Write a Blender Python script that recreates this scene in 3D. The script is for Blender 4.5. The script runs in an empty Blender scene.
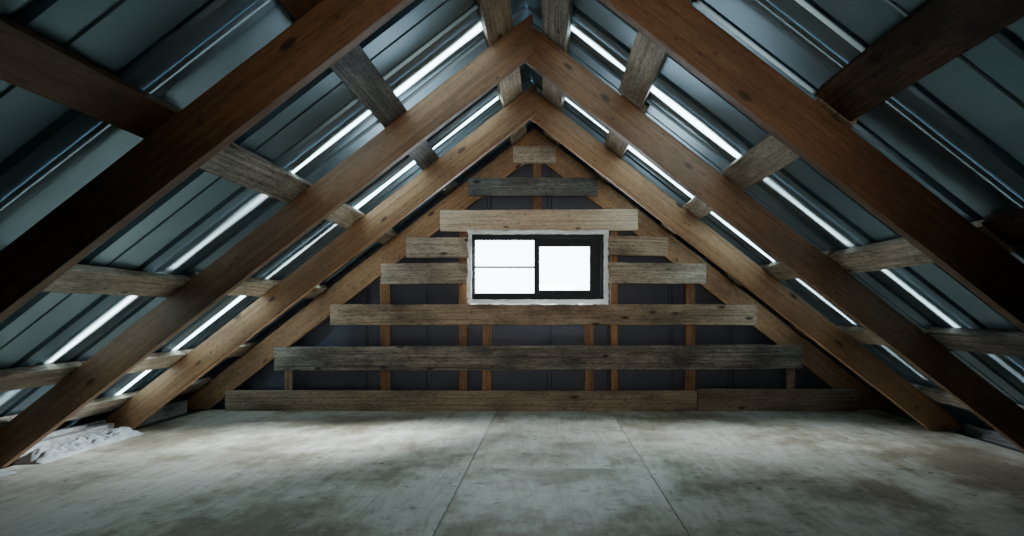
import bpy, bmesh, math, random
from mathutils import Vector, Matrix, noise
random.seed(7)
scene = bpy.context.scene
COL = scene.collection

# ------------------------------------------------------------------ camera
F = 580.0; VU, VV = 548.0, 311.0
cam_d = bpy.data.cameras.new("camera"); cam = bpy.data.objects.new("camera", cam_d)
COL.objects.link(cam); cam.location = (0, 0, 1.0); cam.rotation_euler = (math.radians(90), 0, 0)
cam_d.sensor_width = 36; cam_d.lens = F/1024*36
cam_d.shift_x = -(VU-512)/1024; cam_d.shift_y = (VV-268)/1024
cam_d.clip_start = 0.02
scene.camera = cam

# ------------------------------------------------------------------ geometry constants
XR = -0.135         # ridge x
HU = 2.60           # rafter underside apex height
TA = 0.78; A = math.atan(TA); CA, SA = math.cos(A), math.sin(A)
RD = 0.20           # rafter depth
HP = HU + RD/CA     # purlin underside (ridge height of that plane)
PT = 0.045
HM = HP + PT/CA + 0.022  # metal plane
TM = 3.90           # horizontal run of the roof sheets
WY = 5.8            # front face of gable battens
def wx(u): return (u-VU)/100.0
def wz(v): return 1.0+(VV-v)/100.0

# ------------------------------------------------------------------ materials
def nt(name):
    m = bpy.data.materials.new(name); m.use_nodes = True
    n = m.node_tree; n.nodes.clear()
    o = n.nodes.new("ShaderNodeOutputMaterial"); b = n.nodes.new("ShaderNodeBsdfPrincipled")
    n.links.new(b.outputs[0], o.inputs[0]); return m, n, b, o
def ramp(n, stops):
    r = n.nodes.new("ShaderNodeValToRGB"); e = r.color_ramp.elements
    while len(e) < len(stops): e.new(0.5)
    for i, (p, c) in enumerate(stops):
        e[i].position = p; e[i].color = (c[0], c[1], c[2], 1) if isinstance(c, (tuple, list)) else (c, c, c, 1)
    return r
def mix(n, fac, a, b, mode='MIX'):
    x = n.nodes.new("ShaderNodeMix"); x.data_type = 'RGBA'; x.blend_type = mode
    for s, v in ((0, fac), (6, a), (7, b)):
        if isinstance(v, bpy.types.NodeSocket): n.links.new(v, x.inputs[s])
        elif isinstance(v, (tuple, list)): x.inputs[s].default_value = (v[0], v[1], v[2], 1)
        else: x.inputs[s].default_value = v
    return x.outputs[2]
def coords(n):
    tc = n.nodes.new("ShaderNodeTexCoord"); oi = n.nodes.new("ShaderNodeObjectInfo")
    mu = n.nodes.new("ShaderNodeMath"); mu.operation = 'MULTIPLY'; mu.inputs[1].default_value = 57.0
    n.links.new(oi.outputs['Random'], mu.inputs[0])
    ad = n.nodes.new("ShaderNodeVectorMath"); ad.operation = 'ADD'
    n.links.new(tc.outputs['Object'], ad.inputs[0]); n.links.new(mu.outputs[0], ad.inputs[1])
    return ad.outputs[0], oi.outputs['Random']
def tex(n, kind, vec, sc, scale, **kw):
    mp = n.nodes.new("ShaderNodeMapping"); mp.inputs['Scale'].default_value = sc
    n.links.new(vec, mp.inputs[0])
    t = n.nodes.new(kind); n.links.new(mp.outputs[0], t.inputs['Vector'])
    t.inputs['Scale'].default_value = scale
    for k, v in kw.items(): t.inputs[k].default_value = v
    return t
def wood(name, ca, cb, cdark, blotch, bl_amt=0.5, knots=True, rough=0.75, bump=0.35, stretch=18, grime=0.5, gl=1.0, vr=(0.68, 1.2)):
    m, n, b, o = nt(name); v, rnd = coords(n)
    g = tex(n, "ShaderNodeTexNoise", v, (0.45, stretch, stretch), 3.0, Detail=7.0, Roughness=0.55, Distortion=0.25)
    r = ramp(n, [(0.30, cdark), (0.46, ca), (0.62, cb)]); n.links.new(g.outputs[0], r.inputs[0])
    bl = tex(n, "ShaderNodeTexNoise", v, (1, 2.2, 2.2), 1.8, Detail=5.0, Roughness=0.6)
    br = ramp(n, [(0.42, 0.0), (0.64, bl_amt)]); n.links.new(bl.outputs[0], br.inputs[0])
    c = mix(n, br.outputs[0], r.outputs[0], blotch)
    gs = tex(n, "ShaderNodeTexNoise", v, (5, 20, 20), 4.0*gl, Detail=8.0, Roughness=0.75)
    gr = ramp(n, [(0.36, 1-grime), (0.52, 1.0)]); n.links.new(gs.outputs[0], gr.inputs[0])
    c = mix(n, 1.0, c, gr.outputs[0], 'MULTIPLY')
    if knots:
        k = tex(n, "ShaderNodeTexVoronoi", v, (1.5, 3.6, 3.6), 1.9, Randomness=1.0)
        kr = ramp(n, [(0.05, 1.0), (0.10, 0.8), (0.14, 0.0)]); n.links.new(k.outputs['Distance'], kr.inputs[0])
        c = mix(n, kr.outputs[0], c, tuple(x*0.25 for x in cdark))
        k2 = tex(n, "ShaderNodeTexVoronoi", v, (2.5, 6, 6), 2.7, Randomness=1.0)
        kr2 = ramp(n, [(0.06, 0.9), (0.11, 0.0)]); n.links.new(k2.outputs['Distance'], kr2.inputs[0])
        c = mix(n, kr2.outputs[0], c, tuple(x*0.35 for x in cdark))
    mr = n.nodes.new("ShaderNodeMapRange"); mr.inputs[3].default_value = vr[0]; mr.inputs[4].default_value = vr[1]
    n.links.new(rnd, mr.inputs[0])
    hs = n.nodes.new("ShaderNodeHueSaturation"); n.links.new(mr.outputs[0], hs.inputs['Value']); n.links.new(c, hs.inputs['Color'])
    n.links.new(hs.outputs[0], b.inputs['Base Color']); b.inputs['Roughness'].default_value = rough
    bp = n.nodes.new("ShaderNodeBump"); bp.inputs['Strength'].default_value = bump; bp.inputs['Distance'].default_value = 0.01
    n.links.new(g.outputs[0], bp.inputs['Height']); n.links.new(bp.outputs[0], b.inputs['Normal'])
    return m
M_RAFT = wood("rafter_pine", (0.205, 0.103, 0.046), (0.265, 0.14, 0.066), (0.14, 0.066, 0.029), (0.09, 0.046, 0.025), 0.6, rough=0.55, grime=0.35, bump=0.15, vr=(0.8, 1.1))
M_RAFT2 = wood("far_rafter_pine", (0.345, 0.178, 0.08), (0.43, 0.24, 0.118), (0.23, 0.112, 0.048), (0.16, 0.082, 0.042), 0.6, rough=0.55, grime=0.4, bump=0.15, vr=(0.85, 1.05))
M_GABLE = wood("gable_pine", (0.41, 0.205, 0.09), (0.48, 0.265, 0.13), (0.28, 0.13, 0.055), (0.19, 0.10, 0.055), 0.6, grime=0.5, vr=(0.8, 1.05))
M_WEATH = wood("weathered_wood", (0.30, 0.25, 0.20), (0.46, 0.40, 0.33), (0.10, 0.082, 0.066), (0.065, 0.057, 0.05), 0.85, grime=0.7)
M_BATT = wood("batten_wood", (0.41, 0.29, 0.19), (0.52, 0.39, 0.275), (0.25, 0.16, 0.10), (0.14, 0.10, 0.072), 0.8, grime=0.6)
M_PALE = wood("pale_batten_wood", (0.59, 0.46, 0.335), (0.76, 0.64, 0.50), (0.38, 0.265, 0.175), (0.21, 0.155, 0.115), 0.8, grime=0.6)
M_WARM = wood("warm_pale_batten_wood", (0.74, 0.575, 0.405), (0.86, 0.71, 0.53), (0.52, 0.36, 0.23), (0.40, 0.28, 0.18), 0.5, grime=0.4, vr=(0.95, 1.05))
M_GREYW = wood("grey_batten_wood", (0.16, 0.155, 0.145), (0.25, 0.24, 0.225), (0.07, 0.066, 0.06), (0.045, 0.042, 0.04), 0.8, grime=0.7)
M_BURNT = wood("stained_purlin_wood", (0.15, 0.085, 0.05), (0.22, 0.13, 0.08), (0.055, 0.032, 0.02), (0.02, 0.015, 0.012), 0.95, grime=0.7)
M_EAVE = wood("bleached_eave_wood", (0.52, 0.50, 0.46), (0.68, 0.67, 0.64), (0.28, 0.26, 0.24), (0.24, 0.23, 0.22), 0.7, grime=0.6)

def metal(name, ca, cb, rough=0.38, metallic=0.75):
    m, n, b, o = nt(name); v, rnd = coords(n)
    g = tex(n, "ShaderNodeTexNoise", v, (1.2, 1.2, 1), 1.6, Detail=3.0, Roughness=0.5)
    r = ramp(n, [(0.3, ca), (0.7, cb)]); n.links.new(g.outputs[0], r.inputs[0])
    n.links.new(r.outputs[0], b.inputs['Base Color'])
    b.inputs['Metallic'].default_value = metallic; b.inputs['Roughness'].default_value = rough
    return m
M_ROOF = metal("roof_metal", (0.135, 0.215, 0.265), (0.21, 0.305, 0.36), 0.40, 0.85)
M_CLAD = metal("cladding_metal", (0.06, 0.068, 0.098), (0.09, 0.10, 0.135), 0.6, 0.1)

def plain(name, col, rough=0.6, bump=0.2, spec=0.5):
    m, n, b, o = nt(name); v, rnd = coords(n)
    g = tex(n, "ShaderNodeTexNoise", v, (1, 1, 1), 9.0, Detail=6.0)
    r = ramp(n, [(0.3, tuple(c*0.7 for c in col)), (0.7, col)]); n.links.new(g.outputs[0], r.inputs[0])
    n.links.new(r.outputs[0], b.inputs['Base Color']); b.inputs['Roughness'].default_value = rough
    b.inputs['Specular IOR Level'].default_value = spec
    bp = n.nodes.new("ShaderNodeBump"); bp.inputs['Strength'].default_value = bump
    n.links.new(g.outputs[0], bp.inputs['Height']); n.links.new(bp.outputs[0], b.inputs['Normal'])
    return m
M_FRAME = plain("window_frame_black", (0.026, 0.033, 0.040), 0.6, 0.02, 0.3)
M_FOAM = plain("foam_white", (0.92, 0.91, 0.86), 0.9, 0.6)
n = M_FOAM.node_tree; b = [x for x in n.nodes if x.type == 'BSDF_PRINCIPLED'][0]; o = [x for x in n.nodes if x.type == 'OUTPUT_MATERIAL'][0]
ms = n.nodes.new("ShaderNodeMixShader"); ms.inputs[0].default_value = 0.5
tl = n.nodes.new("ShaderNodeBsdfTranslucent"); tl.inputs[0].default_value = (0.95, 0.95, 0.92, 1)
n.links.new(b.outputs[0], ms.inputs[1]); n.links.new(tl.outputs[0], ms.inputs[2]); n.links.new(ms.outputs[0], o.inputs[0])
M_INS = plain("insulation_pale", (0.34, 0.355, 0.36), 0.95, 0.7)
M_BRICK = plain("eave_dark", (0.05, 0.045, 0.04), 0.9)
# glass
M_GLASS = bpy.data.materials.new("window_glass"); M_GLASS.use_nodes = True
n = M_GLASS.node_tree; n.nodes.clear()
o = n.nodes.new("ShaderNodeOutputMaterial"); mx = n.nodes.new("ShaderNodeMixShader")
tr = n.nodes.new("ShaderNodeBsdfTransparent"); gl = n.nodes.new("ShaderNodeBsdfGlossy"); gl.inputs['Roughness'].default_value = 0.05
mx.inputs[0].default_value = 0.05
n.links.new(tr.outputs[0], mx.inputs[1]); n.links.new(gl.outputs[0], mx.inputs[2]); n.links.new(mx.outputs[0], o.inputs[0])
# daylight slits: painted clarity sets how bright they show, metal-grey where none
M_LITE, n, b, o = nt("slit_light_sheet")
b.inputs['Base Color'].default_value = (0.17, 0.26, 0.31, 1); b.inputs['Metallic'].default_value = 0.85; b.inputs['Roughness'].default_value = 0.40
tr = n.nodes.new("ShaderNodeBsdfTransparent"); tr.inputs[0].default_value = (0.74, 0.95, 1.0, 1)
at = n.nodes.new("ShaderNodeAttribute"); at.attribute_name = "clarity"
r = ramp(n, [(0.0, 0.0), (0.15, 0.005), (0.42, 0.02), (0.62, 0.07), (0.8, 0.25), (1.0, 0.95)])
ms = n.nodes.new("ShaderNodeMixShader")
n.links.new(at.outputs['Fac'], r.inputs[0]); n.links.new(r.outputs[0], ms.inputs[0])
n.links.new(b.outputs[0], ms.inputs[1]); n.links.new(tr.outputs[0], ms.inputs[2]); n.links.new(ms.outputs[0], o.inputs[0])

# plywood floor
M_FLOOR, n, b, o = nt("plywood_floor")
geo = n.nodes.new("ShaderNodeNewGeometry"); pos = geo.outputs['Position']
at = n.nodes.new("ShaderNodeAttribute"); at.attribute_name = "sheet"
ad = n.nodes.new("ShaderNodeVectorMath"); ad.operation = 'MULTIPLY_ADD'
ad.inputs[1].default_value = (7.3, 3.1, 5.7)
n.links.new(at.outputs['Vector'], ad.inputs[0]); n.links.new(pos, ad.inputs[2]); vv = ad.outputs[0]
g = tex(n, "ShaderNodeTexNoise", vv, (7, 1.2, 1), 2.2, Detail=8.0, Roughness=0.58, Distortion=1.0)
r = ramp(n, [(0.32, (0.365, 0.33, 0.26)), (0.46, (0.455, 0.43, 0.36)), (0.64, (0.53, 0.505, 0.44))]); n.links.new(g.outputs[0], r.inputs[0])
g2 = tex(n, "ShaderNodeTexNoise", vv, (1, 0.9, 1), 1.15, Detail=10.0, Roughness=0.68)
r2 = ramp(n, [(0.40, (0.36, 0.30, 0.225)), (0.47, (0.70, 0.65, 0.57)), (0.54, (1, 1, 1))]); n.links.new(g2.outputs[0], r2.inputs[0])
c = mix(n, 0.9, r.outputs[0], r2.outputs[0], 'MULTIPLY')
g3 = tex(n, "ShaderNodeTexNoise", vv, (1, 1, 1), 10.0, Detail=10.0, Roughness=0.80)
r3 = ramp(n, [(0.36, 0.2), (0.44, 1.0)]); n.links.new(g3.outputs[0], r3.inputs[0])
c = mix(n, 0.7, c, r3.outputs[0], 'MULTIPLY')
k = tex(n, "ShaderNodeTexVoronoi", vv, (1.6, 1, 1), 2.4, Randomness=1.0)
kr = ramp(n, [(0.035, 0.9), (0.07, 0.0)]); n.links.new(k.outputs['Distance'], kr.inputs[0])
c = mix(n, kr.outputs[0], c, (0.06, 0.05, 0.04))
n.links.new(c, b.inputs['Base Color']); b.inputs['Roughness'].default_value = 0.6
b.inputs['Specular IOR Level'].default_value = 0.35
bp = n.nodes.new("ShaderNodeBump"); bp.inputs['Strength'].default_value = 0.2; bp.inputs['Distance'].default_value = 0.01
n.links.new(g3.outputs[0], bp.inputs['Height']); n.links.new(bp.outputs[0], b.inputs['Normal'])

# ------------------------------------------------------------------ helpers
def finish(me, name, mat, mw=None, smooth=False):
    me.materials.append(mat)
    ob = bpy.data.objects.new(name, me); COL.objects.link(ob)
    if mw is not None: ob.matrix_world = mw
    if smooth:
        for p in me.polygons: p.use_smooth = True
    return ob
def tag(ob, label, cat, group=None, kind=None):
    ob["label"] = label; ob["category"] = cat
    if group: ob["group"] = group
    if kind: ob["kind"] = kind
    return ob
def frame(origin, xa, za):
    xa = Vector(xa).normalized(); za = Vector(za); za = (za - xa*za.dot(xa)).normalized(); ya = za.cross(xa)
    m = Matrix.Identity(4)
    for i in range(3): m[i][0] = xa[i]; m[i][1] = ya[i]; m[i][2] = za[i]; m[i][3] = origin[i]
    return m
SEED = [0]
def beam(name, mat, mw, L, w, d, sh0=0.0, sh1=0.0, rough=0.0015, bev=0.004, taper=0.0):
    """local X along length 0..L, Y centred width w, Z 0..d. sh0/sh1: x shift of top verts at start/end"""
    SEED[0] += 1; s = SEED[0]*3.7
    bm = bmesh.new(); N = max(4, int(L/0.12)); rings = []
    for i in range(N+1):
        f = i/N; ring = []
        for (yy, zz) in ((-w/2, 0), (w/2, 0), (w/2, d), (-w/2, d)):
            x0 = sh0 if zz > 0 else 0; x1 = L + (sh1 if zz > 0 else 0)
            x = x0 + (x1-x0)*f
            z2 = zz*(1-taper*f)
            nv = noise.noise_vector(Vector((x*2.5+s, yy*9+s, zz*9)))*rough
            n2 = noise.noise_vector(Vector((x*9+s, yy*9+s, zz*9)))*rough*0.6
            k = 0.3 if i in (0, N) else 1
            ring.append(bm.verts.new((x, yy+(nv.y+n2.y)*k, z2+(nv.z+n2.z)*k)))
        rings.append(ring)
    for i in range(N):
        for j in range(4):
            bm.faces.new((rings[i][j], rings[i][(j+1) % 4], rings[i+1][(j+1) % 4], rings[i+1][j]))
    bm.faces.new(rings[0][::-1]); bm.faces.new(rings[-1])
    bmesh.ops.recalc_face_normals(bm, faces=bm.faces)
    if bev:
        es = [e for e in bm.edges if len(e.link_faces) == 2 and e.calc_face_angle(0) > 0.6]
        bmesh.ops.bevel(bm, geom=es, offset=bev, segments=2, affect='EDGES', profile=0.5)
    me = bpy.data.meshes.new(name); bm.to_mesh(me); bm.free()
    return finish(me, name, mat, mw)
def boxmesh(name, mat, x0, x1, y0, y1, z0, z1, bev=0.003):
    bm = bmesh.new()
    bmesh.ops.create_cube(bm, size=1, matrix=Matrix.Translation(((x0+x1)/2, (y0+y1)/2, (z0+z1)/2)) @ Matrix.Diagonal((x1-x0, y1-y0, z1-z0, 1)))
    if bev: bmesh.ops.bevel(bm, geom=bm.edges[:], offset=bev, segments=2, affect='EDGES')
    me = bpy.data.meshes.new(name); bm.to_mesh(me); bm.free()
    return finish(me, name, mat)
def parent(ch, pa):
    ch.parent = pa; ch.matrix_parent_inverse = pa.matrix_world.inverted()

# ------------------------------------------------------------------ rafters (side-lapped at the ridge, level-cut at the floor)
def dirs(side):
    return Vector((side*CA, 0, -SA)), Vector((side*SA, 0, CA))
def rafter(y, side, thick=0.055, mat=M_RAFT, depth=RD, hu=HU, over=0.0, name="rafter"):
    d, nn = dirs(side)
    o = Vector((XR, y, hu)) - d*over
    L = hu/SA + over - 0.004
    return beam(name, mat, frame(o, d, nn), L, thick, depth, sh0=-depth*TA, sh1=depth/TA*0.93, rough=0.002, bev=0.003)
RY2, RY3 = 3.72, 4.83
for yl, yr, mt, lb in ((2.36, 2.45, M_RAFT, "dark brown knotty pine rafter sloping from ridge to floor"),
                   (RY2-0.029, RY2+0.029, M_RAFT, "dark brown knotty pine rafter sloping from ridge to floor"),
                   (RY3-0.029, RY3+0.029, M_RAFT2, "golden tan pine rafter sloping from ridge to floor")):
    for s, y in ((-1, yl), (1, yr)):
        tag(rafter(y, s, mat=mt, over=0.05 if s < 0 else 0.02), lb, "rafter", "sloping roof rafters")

# ------------------------------------------------------------------ purlins
def purlin(t, side, y0, y1, w, mat, label, yaw=0.0):
    d, nn = dirs(side)
    c = Vector((XR, 0, HP)) + d*(t/CA)
    o = Vector((c.x, y0, c.z)) + nn*0.007
    ob = beam("purlin", mat, frame(o, (d.x*yaw, 1, d.z*yaw), nn), y1-y0, w, PT, rough=0.003, bev=0.003)
    return tag(ob, label, "purlin", "horizontal roof purlins")
LT = [0.16, 0.83, 1.45, 2.18, 2.92, 3.36]
RT = [0.17, 0.66, 1.33, 1.99, 2.64, 3.29]
G1 = "weathered grey wooden purlin nailed across the rafters"
G2 = "dark brown stained wooden purlin nailed across the rafters"
G3 = "tan wooden purlin nailed across the rafters"
LAB = {M_WEATH.name: G1, M_GREYW.name: G1, M_BURNT.name: G2, M_RAFT.name: G2, M_BATT.name: G3, M_PALE.name: G3}
LM = [(M_RAFT, M_BATT, M_PALE), (M_RAFT, M_GREYW, M_GREYW), (M_RAFT, M_WEATH, M_PALE), (M_RAFT, M_PALE, M_PALE), (M_RAFT, M_PALE, M_PALE), (M_RAFT, M_WEATH, M_PALE)]
RM = [(M_BURNT, M_WEATH, M_BATT), (M_BURNT, M_PALE, M_BATT), (M_BURNT, M_PALE, M_PALE), (M_BURNT, M_PALE, M_BATT), (M_BURNT, M_WEATH, M_BATT), (M_BURNT, M_WEATH, M_WEATH)]
for side, T, MM in ((-1, LT, LM), (1, RT, RM)):
    for i, t in enumerate(T):
        wd = 0.19 if i == 0 else 0.18
        for k, (a, bb) in enumerate(((-1.4, 2.40), (2.405, RY2), (RY2+0.005, 5.95))):
            j = random.uniform(-0.02, 0.02) if (k and i < 5) else 0
            mt = MM[i][k]
            purlin(t+j, side, a, bb, wd*(random.uniform(0.94, 1.06) if i else 1), mt, LAB[mt.name], random.uniform(-0.01, 0.01) if i else 0)

# ------------------------------------------------------------------ roof sheets
PITCH = 0.40
def rib(yy):
    p = (yy % PITCH)/PITCH
    def trap(p, c, half, fl, h):
        a = abs(p-c)
        if a < half: return h
        if a < half+fl: return h*(1-(a-half)/fl)
        return 0
    return max(trap(p, 0.2, 0.04, 0.03, 0.030), trap(p, 0.60, 0.012, 0.015, 0.008))
def sheet(side, ya, yb, lift=0.0, tmax=TM):
    d, nn = dirs(side); bm = bmesh.new()
    bps = [0.0, 0.13, 0.16, 0.24, 0.27, 0.40, 0.50, 0.573, 0.588, 0.612, 0.627, 0.75, 0.87]
    ys = [ya]; k = math.floor(ya/PITCH)-1
    while k*PITCH < yb:
        for bq in bps:
            y = (k+bq)*PITCH
            if ya+0.002 < y < yb-0.002: ys.append(y)
        k += 1
    ys.append(yb); NT = 14; grid = []
    for i in range(NT+1):
        f = i/NT; row = []
        for y in ys:
            c = Vector((XR, y, HM)) + d*(tmax/CA*f) + nn*(rib(y)+lift+0.0015+0.0015*noise.noise(Vector((y*1.8, f*5, side*5))))
            row.append(bm.verts.new(c))
        grid.append(row)
    for i in range(NT):
        for j in range(len(ys)-1):
            bm.faces.new((grid[i][j], grid[i][j+1], grid[i+1][j+1], grid[i+1][j]))
    me = bpy.data.meshes.new("roof_sheet"); bm.to_mesh(me); bm.free()
    ob = finish(me, "roof_sheet", M_ROOF)
    return tag(ob, "ribbed blue-grey metal roof sheet laid over the purlins", "roof sheet", "corrugated metal roof sheets")
def lite(side, yc, H, segs, seed, soft=2.4, peak=1.08):
    """translucent strip under two sheet edges, daylight brightness painted in per segment. segs = [(t0, t1, clarity, yshift, width)]"""
    d, nn = dirs(side); bm = bmesh.new(); lay = bm.verts.layers.float.new("clarity"); NT = 260; grid = []
    W = H+0.03; NW = 34
    for i in range(NT+1):
        t = TM*i/NT; row = []
        b, ysh, wf = 0.0, 0.0, 1.0
        for t0, t1, c, ys_, w_ in segs:
            if t0 < t < t1:
                f = (t-t0)/(t1-t0)
                e = min(1.0, (t-t0)/0.03, (t1-t)/0.03)
                b = c*e
                ysh = ys_ + 0.12*(f-0.5)
                wf = w_*(1.12-0.3*f)*(1+0.4*noise.noise(Vector((t*3.3, seed, 1))))
        b *= 1.0 + 0.10*noise.noise(Vector((t*3.1, seed, 0)))
        for j in range(NW+1):
            yy = (j/NW*2-1)*W
            q = (yy-ysh*H)/(H*wf)
            a = abs(q)*(1.0 if q > 0 else 0.72)      # painted slit light: crisp edge on one side, soft fade on the other
            v = bm.verts.new(Vector((XR, yc+yy, HM-0.003)) + d*(t/CA))
            v[lay] = max(0, min(1, b*max(0, peak-a**soft*0.8))) if abs(yy) < H*1.05 else 0.0
            row.append(v)
        grid.append(row)
    for i in range(NT):
        for j in range(NW): bm.faces.new((grid[i][j], grid[i][j+1], grid[i+1][j+1], grid[i+1][j]))
    me = bpy.data.meshes.new("daylight_slit"); bm.to_mesh(me); bm.free()
    return tag(finish(me, "daylight_slit", M_LITE), "narrow daylight slit between metal roof sheets, brightness painted into a translucent strip", "skylight strip", "translucent roof strips")
Y0, Y1, Y2, Y3 = 2.24, 3.50, 4.68, 5.60
H0, H1, H2, H3 = 0.009, 0.075, 0.062, 0.05
for s in (-1, 1):
    sheet(s, -1.5, -0.25); sheet(s, -0.27, 1.02, 0.002); sheet(s, 1.0, Y0-H0)
    sheet(s, Y0+H0, Y1-H1)
    sheet(s, Y1+H1, Y2-H2)
    sheet(s, Y2+H2, Y3-H3)
    sheet(s, Y3+H3, 6.02)
lite(-1, Y0, H0, [(0.6, 2.18, .36, 0, 1.0), (2.2, 3.4, .25, 0, 1.0)], 1)
lite(1, Y0, H0, [(0.5, 2.0, .36, 0, 1.0), (2.02, 3.2, .25, 0, 1.0)], 2)
# segment ends sit above the purlins, so the purlins are what interrupts the light
lite(-1, Y1, H1, [(0.10, 0.82, 1.1, .2, .66), (0.82, 1.45, .96, -.05, .44), (1.45, 2.17, .68, .2, .6), (2.17, 2.90, .84, -.05, .60), (2.90, 3.40, .5, .2, .6)], 3)
lite(1, Y1, H1, [(0.12, 0.66, 1.0, .2, .46), (0.66, 1.33, 1.1, -.05, .68), (1.33, 1.99, .68, .2, .56), (1.99, 2.63, .70, -.05, .5), (2.63, 3.2, .4, .1, .5)], 4)
lite(-1, Y2, H2, [(0.10, 0.82, 1.05, .1, .56), (0.82, 1.45, 1.08, -.1, .72), (1.45, 2.17, .70, .15, .54), (2.17, 2.90, 1.08, -.05, .74), (2.90, 3.42, 1.0, .1, .7)], 5)
lite(1, Y2, H2, [(0.12, 0.66, .90, .1, .54), (0.66, 1.33, 1.08, -.1, .70), (1.33, 1.99, .94, .1, .60), (1.99, 2.63, .76, -.05, .54), (2.63, 3.2, .45, 0, .5)], 6)
lite(-1, Y3, H3, [(0.3, 0.82, .85, 0, .7), (0.82, 1.45, .9, 0, .8), (1.45, 2.17, .95, 0, .8), (2.17, 2.9, 1.0, 0, .9), (2.9, 3.3, .9, 0, .8)], 7)
lite(1, Y3, H3, [(0.3, 0.66, .8, 0, .7), (0.66, 1.33, .95, 0, .8), (1.33, 1.99, .95, 0, .8), (1.99, 2.63, .9, 0, .8), (2.63, 3.1, .7, 0, .7)], 8)
bm = bmesh.new(); P = []
for yy in (-1.6, 6.1):
    P.append([bm.verts.new((XR+xx, yy, HM+0.07-TA*abs(xx))) for xx in (-0.28, 0, 0.28)])
for j in range(2): bm.faces.new((P[0][j], P[0][j+1], P[1][j+1], P[1][j]))
me = bpy.data.meshes.new("ridge_flashing"); bm.to_mesh(me); bm.free()
tag(finish(me, "ridge_flashing", M_ROOF), "folded metal flashing covering the roof ridge", "flashing")

# ------------------------------------------------------------------ floor
bm = bmesh.new(); lay = bm.verts.layers.float_vector.new("sheet")
FL, FR = -3.46, 3.34
cols = [(FL, -0.51, [-1.5, 1.1, 5.9]),
        (-0.51, 0.63, [-1.5, 1.3, 3.68, 5.9]), (0.63, FR, [-1.5, 1.2, 5.9])]
random.seed(3); gp = 0.0035
for ci, (x0, x1, yl) in enumerate(cols):
    for a, bb in zip(yl[:-1], yl[1:]):
        gy = 0.0015
        rr = bmesh.ops.create_cube(bm, size=1, matrix=Matrix.Translation(((x0+x1)/2, (a+bb)/2, -0.009)) @ Matrix.Diagonal((x1-x0-2*gp, bb-a-2*gy, 0.018, 1)))
        sv = Vector((random.random()*3, random.random()*3, random.random()*3))
        for v in rr['verts']: v[lay] = sv
me = bpy.data.meshes.new("floor"); bm.to_mesh(me); bm.free()
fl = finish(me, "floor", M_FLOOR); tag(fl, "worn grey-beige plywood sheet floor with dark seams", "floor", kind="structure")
sub = boxmesh("trim_1", M_BRICK, XR-TM+0.02, XR+TM-0.02, -1.5, 6.0, -0.12, -0.02, 0); tag(sub, "dark subfloor deck under the plywood sheets", "subfloor", kind="structure")

# ------------------------------------------------------------------ gable cladding wall with window opening
WX0, WX1, WZ0, WZ1 = wx(471), wx(604), wz(301), wz(233)
bm = bmesh.new(); yC = 5.955; CP = 0.62
def cprof(x):
    p = (x % CP)/CP
    return 0.014 if p < 0.05 else 0.0
xl = set([WX0, WX1, XR])
k = -8
while k*CP < 4.2:
    for q in (0, 0.03, 0.04, 0.3, CP-0.01): xl.add(round(k*CP+q, 4))
    k += 1
xl = sorted(v for v in xl if -4.2 < v < 4.0)
def top(x): return HM+0.01 - TA*abs(x-XR)
def strip(xa, xb, za, zb, za2, zb2):
    ya, yb = yC+cprof(xa+1e-4), yC+cprof(xb+1e-4)
    bm.faces.new([bm.verts.new((xa, ya, za)), bm.verts.new((xb, yb, za2)), bm.verts.new((xb, yb, zb2)), bm.verts.new((xa, ya, zb))])
for xa, xb in zip(xl[:-1], xl[1:]):
    ta, tb = top(xa), top(xb); base = -0.14
    if ta < base or tb < base: continue
    if xa >= WX0-1e-6 and xb <= WX1+1e-6:
        strip(xa, xb, base, WZ0, base, WZ0); strip(xa, xb, WZ1, ta, WZ1, tb)
    else: strip(xa, xb, base, ta, base, tb)
me = bpy.data.meshes.new("wall_back"); bm.to_mesh(me); bm.free()
wb = finish(me, "wall_back", M_CLAD); tag(wb, "dark slate blue panel cladding of the gable end", "wall", kind="structure")
bm = bmesh.new()
bm.faces.new([bm.verts.new(p) for p in ((-4.1, -1.5, -0.12), (3.8, -1.5, -0.12), (XR, -1.5, HM))])
me = bpy.data.meshes.new("wall_front"); bm.to_mesh(me); bm.free()
wf = finish(me, "wall_front", M_RAFT); tag(wf, "plain timber gable at the other end", "wall", kind="structure")

# ------------------------------------------------------------------ gable framing
for s in (-1, 1):
    ob = rafter(5.865, s, thick=0.05, mat=M_GABLE, depth=0.215, hu=2.57, name="gable_rafter")
    tag(ob, "orange-brown pine rafter against the gable wall", "rafter", "gable end rafters")
def stud(u, wpx, z0, z1, mat=M_GABLE):
    ob = beam("wall_stud", mat, frame((wx(u), 5.868, z0), (0, 0, 1), (0, 1, 0)), z1-z0, wpx/100, 0.05, rough=0.002)
    return tag(ob, "upright pine stud between the dark panels and the battens", "stud", "gable wall studs")
def under(u): return 2.57 - TA*abs(wx(u)-XR)
for u, w in ((383, 10), (462, 8), (486, 9), (590, 9), (615, 7), (692, 10)):
    if WX0-0.06 < wx(u) < WX1+0.06: stud(u, w, 0.0, WZ0-0.03)
    else: stud(u, w, 0.0, under(u)-0.04)
stud(285, 8, 0.0, under(285)-0.04, M_BATT); stud(794, 9, 0.0, under(794)-0.05, M_BATT)
stud(537, 8, wz(228), under(537)-0.01)
def batten(u0, u1, v0, v1, mat, label, tilt=0.0, th=0.05, taper=0.0, rough=0.005):
    x0, x1 = wx(u0), wx(u1); z0 = wz(v1); w = (v1-v0)/100
    mw = frame((x0, WY+th/2-0.002, z0), (1, 0, tilt), (0, 0, 1))
    ob = beam("wall_batten", mat, mw, x1-x0, th, w, rough=rough, bev=0.003, taper=taper)
    return tag(ob, label, "batten", "horizontal gable battens")
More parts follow.
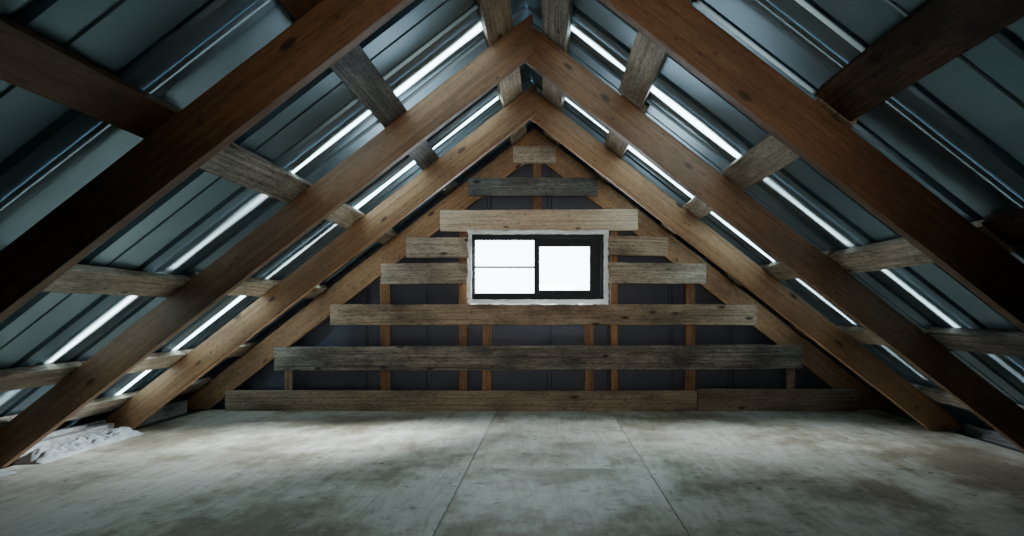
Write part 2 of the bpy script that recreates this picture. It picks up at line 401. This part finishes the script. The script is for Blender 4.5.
batten(225, 697, 391, 412.8, M_BATT, "long brown bottom board standing on the floor", 0, rough=0.003)
batten(697.6, 858, 389.5, 412.8, M_BATT, "short brown bottom board standing on the floor", 0, rough=0.003)
batten(274, 803, 347, 371, M_WEATH, "long knotty weathered board across the gable wall", 0.004)
batten(330, 757, 304.5, 325, M_BATT, "brown board below the window", 0.0)
batten(381, 468.5, 263.5, 284, M_PALE, "short pale board beside the window bottom", 0.01)
batten(607.5, 706, 262.5, 283, M_PALE, "short pale board beside the window bottom", -0.01)
batten(406, 468.5, 237.5, 257.5, M_PALE, "short pale board beside the window top", 0.0)
batten(607.5, 668, 236, 255, M_BATT, "short brown board beside the window top", -0.02)
batten(440, 638, 210, 231, M_WARM, "light warm knotty board above the window", 0.004)
batten(468, 598, 177.5, 195.5, M_GREYW, "dark grey board near the gable peak", 0.0)
batten(513, 556, 146, 163, M_PALE, "small pale block at the gable peak", 0.0)

# ------------------------------------------------------------------ window
win = bpy.data.objects.new("window_1", None); COL.objects.link(win); win.location = ((WX0+WX1)/2, WY+0.06, WZ0)
tag(win, "black framed sliding window with bright panes in white foam", "window", kind="structure")
bpy.context.view_layer.update()
def ring(name, mat, u0, u1, v0, v1, b, y0, y1, lumpy=0.0, bev=0.002):
    X = [wx(u0), wx(u0+b[0]), wx(u1-b[1]), wx(u1)]; Z = [wz(v1), wz(v1-b[3]), wz(v0+b[2]), wz(v0)]
    bm = bmesh.new()
    o_ = [(X[0], Z[0]), (X[3], Z[0]), (X[3], Z[3]), (X[0], Z[3])]; i_ = [(X[1], Z[1]), (X[2], Z[1]), (X[2], Z[2]), (X[1], Z[2])]
    V = [[bm.verts.new((p[0], yy, p[1])) for p in L] for yy in (y0, y1) for L in (o_, i_)]
    of, inf, ob_, ib = V
    for j in range(4):
        k = (j+1) % 4
        bm.faces.new((of[j], of[k], inf[k], inf[j])); bm.faces.new((ob_[k], ob_[j], ib[j], ib[k]))
        bm.faces.new((of[k], of[j], ob_[j], ob_[k])); bm.faces.new((inf[j], inf[k], ib[k], ib[j]))
    bmesh.ops.recalc_face_normals(bm, faces=bm.faces)
    if lumpy:
        cx, cz = (X[0]+X[3])/2, (Z[0]+Z[3])/2
        for _ in range(5): bmesh.ops.subdivide_edges(bm, edges=[e for e in bm.edges if e.calc_length() > 0.016], cuts=1, use_grid_fill=True)
        for v in bm.verts:
            outer = max(abs(v.co.x-cx)-(X[3]-X[0])/2, abs(v.co.z-cz)-(Z[3]-Z[0])/2) > -0.02
            k = 1.0 if outer else 0.25
            v.co += (noise.noise_vector(v.co*22)*lumpy + noise.noise_vector(v.co*60)*lumpy*0.6)*k
    elif bev: bmesh.ops.bevel(bm, geom=[e for e in bm.edges if e.calc_face_angle(0) > 0.5], offset=bev, segments=2, affect='EDGES')
    me = bpy.data.meshes.new(name); bm.to_mesh(me); bm.free()
    ob = finish(me, name, mat, smooth=bool(lumpy)); parent(ob, win); return ob
ring("foam_surround", M_FOAM, 468.0, 608.0, 230.2, 303.6, (3.9, 4.3, 4.2, 4.2), WY-0.014, WY+0.16, lumpy=0.019)
ring("window_frame", M_FRAME, 471.5, 604, 234, 300, (2.5, 3, 4, 5), WY+0.0, WY+0.10)
ls = ring("window_sash", M_FRAME, 473, 539, 237, 297, (2, 4.5, 3, 4), WY+0.012, WY+0.04)
rs = ring("window_sash", M_FRAME, 534, 602, 237, 297, (5.5, 12, 9, 7), WY+0.045, WY+0.075)
bar = boxmesh("glazing_bar", M_FRAME, wx(474.5), wx(535.5), WY+0.016, WY+0.034, wz(268), wz(266), 0.002); parent(bar, ls)
p1 = boxmesh("window_pane", M_GLASS, wx(474), wx(535.5), WY+0.024, WY+0.028, wz(295), wz(239), 0); parent(p1, ls)
p2 = boxmesh("window_pane", M_GLASS, wx(538), wx(592), WY+0.058, WY+0.062, wz(291), wz(244), 0); parent(p2, rs)

# ------------------------------------------------------------------ eave bits
def eboard(x, a, bb, wd, z0, hh, mt, lb, yaw=0.0, rough=0.012):
    tag(beam("eave_board", mt, frame((x, a, z0), (yaw, 1, 0), (0, 0, 1)), bb-a, wd, hh, rough=rough), lb, "board", "eave boards")
for a, bb in ((2.5, RY2-0.08), (RY2+0.02, RY3-0.08), (RY3+0.02, 5.82)):
    eboard(-3.645, a, bb, 0.05, -0.02, 0.13, M_EAVE, "bleached rough board on edge along the eave", rough=0.006)
for a, bb in ((2.5, RY2-0.02), (RY2+0.08, RY3-0.02), (RY3+0.08, 5.82)):
    eboard(3.47, a, bb, 0.04, -0.02, 0.09, M_GREYW, "dark weathered board on edge along the eave", rough=0.004)
for a, bb in ((2.55, RY2-0.12), (RY2+0.05, RY3-0.12)):
    eboard(-3.56, a, bb, 0.08, 0.0, 0.09, M_EAVE, "pale weathered block board lying along the eave", rough=0.008)
def insul(x, y0, y1, w, h, seed):
    bm = bmesh.new(); NX, NY = 40, 130; g = []
    for i in range(NY+1):
        fy = i/NY; row = []
        for j in range(NX+1):
            fx = j/NX
            dome = math.sin(math.pi*fx)**0.5*min(1, 10*fy, 10*(1-fy))**0.5
            p = Vector((fx*1.4+seed, fy*(y1-y0)*3.0, seed))
            k = 0.55 + 0.5*noise.fractal(p*2.4, 0.7, 2.1, 6)
            edge = 0.03*noise.noise(Vector((fy*(y1-y0)*4, seed, fx*1.5)))
            row.append(bm.verts.new((x+(fx-0.5)*w+edge, y0+(y1-y0)*fy, max(0.0, h*dome*k))))
        g.append(row)
    for i in range(NY):
        for j in range(NX): bm.faces.new((g[i][j], g[i][j+1], g[i+1][j+1], g[i+1][j]))
    me = bpy.data.meshes.new("insulation_strip"); bm.to_mesh(me); bm.free()
    tag(finish(me, "insulation_strip", M_INS, None, True), "rumpled grey-white insulation stuffed along the eave between rafters", "insulation", "eave insulation strips")
insul(-3.395, RY2+0.06, RY3-0.10, 0.19, 0.09, 2.3)
insul(-3.395, 2.6, RY2-0.12, 0.19, 0.09, 6.1)

# ------------------------------------------------------------------ light
w = bpy.data.worlds.new("World"); scene.world = w; w.use_nodes = True
bg = w.node_tree.nodes["Background"]; bg.inputs[0].default_value = (0.82, 0.94, 1.0, 1); bg.inputs[1].default_value = 13.0
def area(name, loc, target, sx, sy, power, col, spread=180):
    l = bpy.data.lights.new(name, 'AREA'); l.shape = 'RECTANGLE'; l.size = sx; l.size_y = sy; l.energy = power; l.color = col
    l.spread = math.radians(spread)
    o = bpy.data.objects.new(name, l); COL.objects.link(o); o.location = loc
    o.rotation_euler = (Vector(target)-Vector(loc)).to_track_quat('-Z', 'Y').to_euler(); return o
DAY = (0.78, 0.91, 1.0)
area("daylight_window", (-0.1, 7.0, 2.9), (-0.1, 4.6, 0.0), 1.8, 1.0, 100, DAY)
area("daylight_window", (-0.1, 6.75, 3.5), (-0.1, 5.2, 0.0), 3.0, 0.8, 170, DAY)
area("daylight_window", (1.8, 7.0, 2.7), (-2.0, 4.3, 0.0), 1.0, 0.8, 580, DAY, 65)
area("daylight_window", (-2.0, 7.0, 2.7), (1.9, 4.9, 0.0), 1.2, 0.8, 240, DAY, 65)
area("rear_fill", (0.2, -1.2, 1.3), (0, 5.0, 1.7), 0.8, 0.6, 6.0, (1.0, 0.90, 0.78), 48)  # unseen fill light added behind the camera to brighten camera-facing wood
